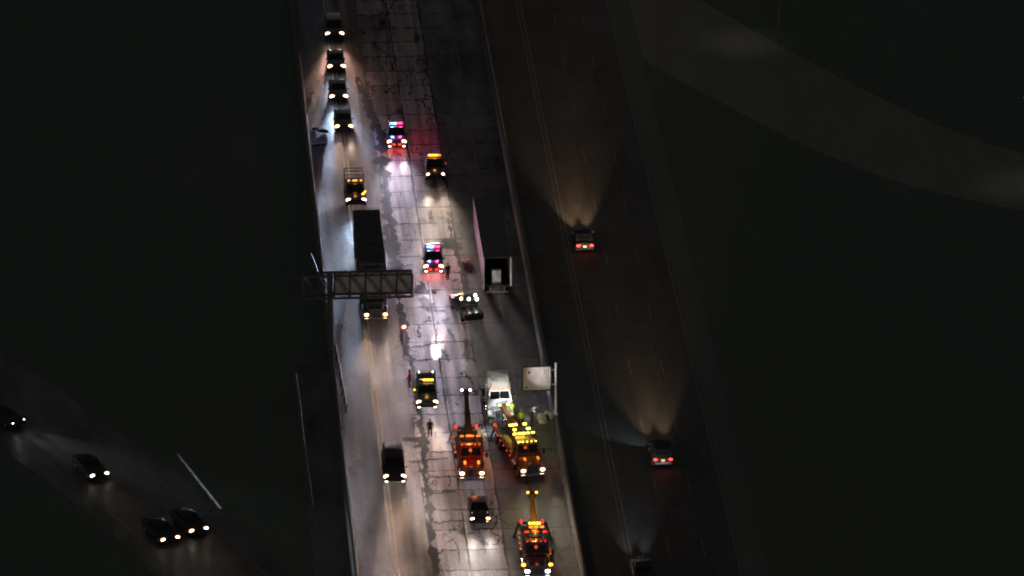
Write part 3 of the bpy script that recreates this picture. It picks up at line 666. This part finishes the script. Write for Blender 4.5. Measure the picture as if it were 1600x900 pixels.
# ramp at lower left (curved sheet) and the far connector at upper right
def ribbon(name, pts, wd, z, mat):
    P = []
    for i in range(len(pts) - 1):
        a = Vector(pts[i - 1] if i else pts[i]); b = Vector(pts[i]); c = Vector(pts[i + 1]); d = Vector(pts[i + 2] if i + 2 < len(pts) else pts[i + 1])
        for j in range(10):
            t = j / 10; P.append(.5 * ((2 * b) + (c - a) * t + (2 * a - 5 * b + 4 * c - d) * t * t + (3 * b - a - 3 * c + d) * t ** 3))
    P.append(Vector(pts[-1])); m = MB(); m.recalc = False; prev = None
    for i, p in enumerate(P):
        d = (P[min(i + 1, len(P) - 1)] - P[max(0, i - 1)]).normalized(); n = Vector((d.y, -d.x))
        a = m.b.verts.new((*(p - n * wd[0]), z)); b = m.b.verts.new((*(p + n * wd[1]), z))
        if prev:
            f = m.b.faces.new((prev[0], prev[1], b, a)); f.normal_update()
            if f.normal.z < 0: f.normal_flip()
        prev = (a, b)
    return tag(m.done(name, mat, smooth=False), kind='structure')
g2 = lambda a, b: G(a, b).to_2d()
ramp_pts = [g2(-420, 420), g2(-60, 585), g2(60, 665), g2(205, 770), g2(350, 900), g2(520, 1100), g2(640, 1400)]
rampm = road_mat('ramp_concrete', (.085, .08, .075), None, .1, .2, (.45, .75))
ribbon('ramp_road', ramp_pts, (5.6, 5.6), .004, rampm)
ribbon('road_marking', ramp_pts, (-3.55, 3.7), .010, K['linef']); ribbon('road_marking', ramp_pts, (3.55, -3.4), .010, K['linef'])
con = [g2(700, -160), g2(1040, 40), g2(1200, 130), g2(1420, 235), g2(1640, 292), g2(2000, 340)]
ribbon('connector_road', con, (7.5, 7.5), -.006, road_mat('connector_concrete', (.20, .197, .176), None, .1, .0, (.6, .9), wet=.1, bigv=.3))

# street lamps that throw the two faint pools at upper right
def street_lamp(px, py, label, e):
    P = G(px, py); root = empty('street_lamp', (P.x + 3.5, P.y, 0), 0, label, 'street lamp', 'street lamps by the connector road')
    MB().tube((0, 0, 0), (0, 0, 9), .11, .07, 12).tube((0, 0, 0), (0, 0, .4), .2, .16, 12).done('pole', K['trim'], root)
    MB().tube((0, 0, 8.9), (-1.6, 0, 9.5), .05).tube((-1.6, 0, 9.5), (-3.1, 0, 9.55), .05).done('arm', K['dsteel'], root)
    h = MB().box((-3.5, 0, 9.56), (.9, .32, .14), None, .05).done('lamp_head', K['dsteel'], root)
    MB().box((-3.5, 0, 9.475), (.6, .22, .02)).done('lens', K['plit'], h)
    spot(root, (-3.5, 0, 9.4), (0, 0, -1), e, 75, (1, .93, .8), 1, 'lamp_beam', .2, lin=False)
street_lamp(1165, 66, 'dim cut-off street lamp over the pale light pool at upper right', 120)
street_lamp(1600, 290, 'dim cut-off street lamp at the right edge beside the connector road', 120)

# ================================================================== VEHICLES
PI = math.pi
kx = lambda px: 0
G1 = 'cars queued in the left lane'
cool = (.55, .72, 1)
car('suv', 523, 53, 'black suv at the very top of the left-lane queue', 'car', 'black', group=G1, e=1.5, bcol=(1, .56, .44))
car('sedan', 526, 104, 'dark sedan second from the top of the left-lane queue', 'car', 'black', group=G1, name='sedan', e=1.1, bcol=(.75, .82, 1))
car('sedan', 529.5, 151, 'dark grey sedan between the black sedan above and the brown-tinted car below in the queue', 'car', 'grey', group=G1, name='sedan', e=2.2, bcol=cool)
car('sedan', 537.5, 198, 'brown sedan lowest of the cars in the queue, behind the rack truck', 'car', 'brown', group=G1, name='sedan', e=.6, lens='headw', bcol=(1, .68, .55))
r = car('pickup', 556.5, 313, 'black work pickup with a steel rack over its bed and orange roof beacons', 'pickup truck', 'black', e=1.5, lens='headb', bcol=cool)
rk = MB()
for y in (-2.8, -1.9, -1.0):
    for s in (-1, 1): rk.tube((s * .95, y, 1.1), (s * .95, y, 2.3), .035)
    rk.tube((-.95, y, 2.3), (.95, y, 2.3), .035)
for s in (-1, 1): rk.tube((s * .95, -2.8, 2.3), (s * .95, -1.0, 2.3), .035)
rk.done('bed_rack', K['steel'], r)
lightbar(r, .1, 1.94, ['amberd', None, 'amberd', 'amberd', None, 'amberd'], 1.5)
for i, (x, y, z) in enumerate(((-.98, 1.3, 1.3), (-.85, 1.6, 1.25), (-.7, 1.85, 1.22))): MB().ell((x, y, z), (.22, .2, .14), 8).done('hood_beacon', K['amber'], r)
point(r, (0, .6, 2.4), 10, (1, .4, .1))
semi(587.5, 492)
police(620, 222, 'police suv higher up the road with blue and magenta roof lights', PI - .03, ['redb', 'redb', 'bluec', 'blue'], 2)
police(677.5, 417, 'police suv stopped mid-road above the gantry level, blue and red roof lights, officer beside it', PI - .04, ['redb', 'redb', 'bluec', 'blue'], 2)
r = car('pickup', 680.5, 274, 'dark pickup with one solid amber roof bar, above and right of the road police suv', 'pickup truck', 'black', rz=PI - .02, e=1.4, lens='head', hsize=(.32, .12, .4), bcol=(1, .78, .62))
lightbar(r, -.1, 1.94, ['amberd', 'amber', 'amber', 'amber'], 1.3)
point(r, (0, .3, 2.3), 12, (1, .4, .08)); MB().ell((-1.12, .9, 1.5), (.12, .12, .12), 8).done('marker_light', K['redm'], r)
r = car('pickup', 667.5, 629, 'teal-grey service pickup with amber roof bar and four headlights, in the middle lane', 'pickup truck', 'teal', rz=PI - .03, e=1.3, lens='head', fog='head', bcol=(1, .74, .6))
lightbar(r, -.05, 1.96, ['amber', 'amber', 'amber', None], 1.3)
MB().box((0, -1.9, 1.45), (1.8, 1.7, .5), None, .06).done('tool_box', K['dsteel'], r)
for s in (-1, 1):
    for y in (-2.6, -1.2): MB().box((s * .8, y, 1.8), (.2, .3, .22), None, .04).done('bed_bracket', K['trim'], r)
    MB().ell((s * .7, -2.95, 1.7), (.22, .14, .2), 8).done('work_light', K['flood'], r)
    spot(r, (s * .7, -3.1, 1.75), (-.06, -1, -.2 if s > 0 else -.175), 140 if s > 0 else 16000, 30 if s > 0 else 8.5, (.95, .95, 1), 1, 'work_and_fill_beam')
MB().ell((1.15, .9, 1.45), (.18, .14, .16), 8).done('mirror_light', K['amber'], r)
point(r, (0, .4, 2.4), 12, (1, .5, .1))
r = car('van', 617, 745, 'dark van with four round headlights in the left lane, low in the picture', 'van', 'matte', rz=PI - .01, e=.5, lens='head', fog='head', bcol=(1, .62, .4), bez='bulbrim')
MB().box((-.1, -1.9, 2.13), (.35, .12, .04), None, .01).done('roof_vent', K['silver'], r)
r = car('sedan', 750.5, 811, 'black sedan with one amber indicator lit, below the red wrecker', 'car', 'black', rz=PI, e=1.8, name='sedan', lens='head', hsize=(.36, .12, .2), bcol=(1, .93, .86))
MB().ell((-.62, 2.36, .48), (.26, .12, .16), 8).done('indicator', K['amber'], r)
for s in (-1, 1): MB().ell((s * .7, 1.5, .98), (.1, .1, .1), 8).done('marker_light', K['plit'], r)
# wreckers
wrecker(737.5, 740, PI - .01, 'red heavy wrecker with orange lights left of the white tractor', K['red'], 'red')
wrecker(833, 735, PI + .17, 'angled yellow-lit rotator wrecker backed up to the white tractor', K['orange'], 'green')
wrecker(840, 893, PI - .02, 'amber-lit wrecker with raised yellow boom and green lamp at the bottom edge', K['black'], 'amber')
# wrecked white tractor
P = G(784, 650, 1.0)
r = empty('truck_tractor', (P.x, P.y, .012), PI + .03, 'white sleeper tractor with crumpled front, cut loose from its trailer', 'truck tractor')
r.scale = (1, .95, .96)
tractor(r, K['white'], True, True, 1.0, 'rim', 'amberd', wrecked=True); ladder_frame(r, -.5, -8.4)
for y in (-6.2, -7.5):
    for s in (-1, 1): wheel(r, s * 1.02, y, .5, .5)
MB().box((0, -6.6, 1.08), (.9, 1.0, .12), None, .03).done('fifth_wheel', K['dsteel'], r)
# crashed trailer, rear doors open towards the camera
P = G(777, 447, 1.15); L = 17.0
r = empty('box_trailer', (P.x, P.y + .1, .012), PI, 'crashed box trailer with open rear against the median barrier, load visible inside', 'trailer')
r.location.y = P.y + L / 2
rr_ = L / 2       # local +y = towards the camera; the open end is at +L/2
trailer_parts(r, -rr_ + 0, -L, 'pinklit', 'roofm', open_rear=True)
for s in (-1, 1):
    MB().box((s * 1.3, rr_ - .05, 2.6), (.13, .12, 3.0), None, .02).done('door_post', K['white'], r)
    for i, y in enumerate((rr_ - 2.0, rr_ - 3.3)): wheel(r, s * 1.02, y, .5, .5)
    for y in (-rr_ + 3.2,): MB().box((s * .9, y, .6), (.14, .14, 1.1)).done('landing_leg', K['dsteel'], r)
MB().box((-1.36, rr_ - .65, 2.6), (.05, 1.25, 2.85), (0, 0, .03), .01).done('rear_door', K['pinklit'], r)
MB().box((1.36, rr_ + .62, 2.0), (.06, 1.2, 1.5), (0, 0, -.05), .01).done('rear_door', K['white'], r)
MB().box((0, rr_ + .02, 1.1), (2.5, .12, .12), None, .02).done('rear_sill', K['dsteel'], r)
MB().box((0, rr_ - .02, 4.08), (2.6, .1, .12), None, .02).done('rear_header', K['dsteel'], r)
MB().box((0, rr_ - .1, .5), (2.2, .1, .12), None, .02).box((-.7, rr_ - .1, .8), (.1, .1, .5)).box((.7, rr_ - .1, .8), (.1, .1, .5)).done('underride_bar', K['white'], r)
m = MB()
for i in range(4): m.box((-.75 + i * .5, rr_ - .6, 4.07), (.04, .5, .03))
m.done('roof_bow', K['dsteel'], r)
spot(r, (0, rr_ - .3, 3.9), (0, .1, -1), 22, 60, (1, .88, .7), 1, 'carton_fill_light', .1, lin=False) # unseen inspection lamp added to light the cartons
cr = empty('pallet_load', (r.location.x - .05, P.y + .9, 1.225), 0, 'pale stacked cartons standing in the open rear of the crashed trailer', 'cargo')
for i in range(2):
    for j in range(3): MB().box((-.22 + i * .45, 0, .32 + j * .4), (.43, .6, .38), (0, 0, rnd.uniform(-.05, .05)), .02).done('carton', K['offwhite'], cr)
MB().box((0, 0, .06), (1.0, .8, .12)).done('pallet', K['wood'], cr)
# dark utility truck beside the trailer
r = car('pickup', 741, 492, 'damaged dark pickup facing away beside the open trailer, white work lamps on its rack', 'pickup truck', 'black', rz=.22, front=False, e=.0, lit=False)
m = MB()
for x in (-.85, .85): m.tube((x, -1.05, 1.1), (x, -1.05, 2.15), .04)
m.tube((-.85, -1.05, 2.15), (.85, -1.05, 2.15), .04)
m.done('lamp_rack', K['dsteel'], r)
for x, y, z, mm in ((-.8, -1.1, 2.1, 'headw'), (-.05, -1.15, 2.0, 'head'), (.6, -1.1, 2.3, 'head'), (.75, -1.15, 1.9, 'headb'), (-.3, 0.4, 1.98, 'plit')): MB().ell((x, y, z), (.3, .2, .34), 8).done('work_light', K[mm], r)
for i in range(4): MB().box((-1.03, -2.6 + i * .5, .9), (.05, .22, .3), (0, 0, 0), .01).done('striped_panel', K['offwhite'], r)
MB().box((0, -2.96, .9), (1.6, .04, .3), None, .01).done('tailgate', K['black'], r)
spot(r, (-.8, -1.2, 2.0), (-.3, -1, -.6), 18, 80, (1, .85, .7), 1, 'work_and_fill_beam')

# carriageway on the right, cars driving away
car('sedan', 914, 384, 'dark car driving away in the right carriageway, upper one, plate lit between red lamps', 'car', 'matte', rz=0, name='sedan', front=False, tails=True, e=13, bcol=(1, .58, .32), group='cars driving away right of the median')
r = car('suv', 1036, 718, 'dark car driving away in the right carriageway, lower one, with red lamps and pale bumper', 'car', 'matte', rz=0, front=False, tails=True, e=9, bcol=(1, .62, .36), group='cars driving away right of the median')
MB().box((0, -2.5, .6), (1.5, .1, .22), None, .04).done('bumper_step', K['silver'], r)
spot(r, (-.9, 2.4, .8), (-.55, 1, -.35), 150, 60, (.65, .9, 1), .9, 'headlight_beam')
r = car('sedan', 1006, 905, 'dark car just entering at the bottom edge right of the median', 'car', 'matte', rz=0, name='sedan', front=False, tails=False, e=2.5, bcol=(.95, .97, 1), group='cars driving away right of the median')
for s in (-1, 1): MB().ell((s * .16, 1.1, 1.42), (.12, .12, .1), 8).done('roof_glint', K['chrome'], r)

# ramp cars
d = (ramp_pts[4] - ramp_pts[3]).normalized(); rzr = math.atan2(-d.x, d.y)
GR = 'cars on the lower left ramp'
car('sedan', 156, 742, 'dark car alone on the lower left ramp, upper of its cars', 'car', 'matte', rz=rzr, name='sedan', e=.10, lens='head', group=GR, bcol=(1, .75, .5), hsize=(.42, .14, .26))
car('sedan', 266.5, 842, 'dark car on the lower left ramp, left one of the side-by-side pair', 'car', 'matte', rz=rzr, name='sedan', e=.10, lens='head', group=GR, bcol=(1, .75, .5), hsize=(.4, .14, .26))
car('sedan', 311, 828, 'dark car on the lower left ramp, right one of the side-by-side pair', 'car', 'matte', rz=rzr, name='sedan', e=.10, lens='head', group=GR, bcol=(1, .75, .5), hsize=(.42, .14, .26))
car('sedan', 29, 659, 'dark car far up the ramp at the left edge of the picture', 'car', 'matte', rz=rzr + .35, name='sedan', e=.7, lens='headb', group=GR, bcol=(.8, .9, 1), hsize=(.2, .1, .14), bez=None)

# ================================================================== PEOPLE
person(700, 438, .6, 'officer in dark uniform standing right of the mid-road police suv', 'navy', 'navy')
person(672, 683, PI, 'person in dark clothes standing in front of the teal-grey pickup', 'dark', 'dark')
person(640, 606, 1.2, 'person in a red jacket standing left of the teal-grey pickup', 'redp', 'dark')
person(800, 655, .3, 'worker in yellow vest leaning over the crumpled front of the white tractor', 'hivis', 'dark', 'helmet', .5, True)
person(814, 668, PI, 'worker in yellow vest standing beside the rotator wrecker boom', 'hivis', 'navy', 'helmet', 0, True)
person(832, 668, 1.9, 'worker in grey coat with white helmet right of the rotator wrecker', 'navy', 'dark', 'helmet', .1)

# ================================================================== SMALL THINGS
def scrap(px, py, s, mat, name, label, cat, seed, z=.012):
    rr = random.Random(seed); P = G(px, py); t = bmesh.new(); bmesh.ops.create_icosphere(t, subdivisions=2, radius=.5)
    for v in t.verts:
        f = .75 + .7 * noise.noise(v.co * 2.3 + Vector((seed, 0, 0))) ; v.co *= f; v.co.x *= s[0]; v.co.y *= s[1]; v.co.z *= s[2]
    lo = min(v.co.z for v in t.verts)
    for v in t.verts: v.co.z -= lo
    m = MB(); m._m(t); o = m.done(name, K[mat], smooth=False); o.location = (P.x, P.y, z); o.rotation_euler.z = rr.random() * 6
    return tag(o, label, cat)
scrap(487, 147, (.7, .5, .3), 'offwhite', 'panel_fragment', 'pale torn panel highest on the left shoulder', 'debris', 1)
scrap(480, 176, (.45, .5, .25), 'offwhite', 'panel_fragment', 'small pale scrap nearest the left edge of the left shoulder', 'debris', 2)
scrap(504, 188, (.4, .35, .3), 'chrome', 'panel_fragment', 'shiny metal scrap on the left shoulder near the solid line', 'debris', 3)
scrap(505, 208, (.5, 1.4, .5), 'dsteel', 'panel_fragment', 'long dark scrap on the left shoulder between the shiny scrap and the bumper', 'debris', 4)
scrap(493, 203, (.6, .9, .3), 'dsteel', 'panel_fragment', 'flat dark scrap left of the long dark one on the left shoulder', 'debris', 6)
scrap(728, 408, (.9, 1.4, .15), 'redp', 'panel_fragment', 'crumpled flat red shape on the road between the police suv and the trailer', 'debris', 7)  # flat red shape, laid where the pavement shows red
scrap(531, 511, (.5, .8, .35), 'chrome', 'panel_fragment', 'small bright metal piece on the shoulder below the gantry', 'debris', 8)
scrap(836, 643, (.7, 1.2, .5), 'white', 'panel_fragment', 'white fibreglass fragment above the worker in grey', 'debris', 9)
scrap(495, 162, (.35, .3, .2), 'white', 'panel_fragment', 'tiny white fragment between the two uppermost scraps on the left shoulder', 'debris', 21)
scrap(489, 182, (.3, .4, .15), 'offwhite', 'panel_fragment', 'small pale flake just right of the leftmost shoulder scrap', 'debris', 22)
scrap(497, 219, (.35, .3, .3), 'white', 'panel_fragment', 'white lump directly above the torn-off black bumper', 'debris', 23)
scrap(508, 172, (.3, .3, .2), 'white', 'panel_fragment', 'white fragment on the shoulder beside the third queue car', 'debris', 24)
# bumper fragment
P = G(500, 230); b = MB().box((0, 0, .25), (1.3, .25, .22), (.3, 0, 0), .08).box((-.6, .15, .2), (.2, .4, .18), (0, .2, .5), .05)
o = tag(b.done('car_bumper', K['trim'], None), 'black torn-off bumper lying across the left shoulder', 'bumper'); o.location = (P.x, P.y, .03); o.rotation_euler.z = .25
# broken white fairing with wheel by the median
P = G(853, 660); root = empty('broken_fairing', (P.x, P.y, .012), .3, 'white broken truck fairing lying near the median barrier', 'debris')
MB().box((-.4, 0, .4), (.7, .9, .6), (.5, .3, .2), .12).box((.45, .5, .45), (.6, .9, .5), (.2, -.4, .6), .12).done('panel', K['white'], root)
MB().tube((-.1, .3, .25), (.35, .35, .35), .3, n=14).done('bracket', K['dsteel'], root)
# road flare
P = G(628, 514); root = empty('road_flare', (P.x, P.y, .012), .4, 'burning red road flare on the pavement below the gantry', 'flare')
MB().tube((-.2, 0, .03), (.1, 0, .03), .025).done('stick', K['redp'], root)
f = MB().ell((.2, 0, .16), (.5, .3, .3), 10).done('flame', glow('flare_flame', (1, .12, .08), 5), root)
MB().ell((.2, -.12, .2), (.26, .16, .2), 8).done('flame_core', K['head'], f)
point(root, (.2, 0, .5), 10, (1, .1, .08), .1)
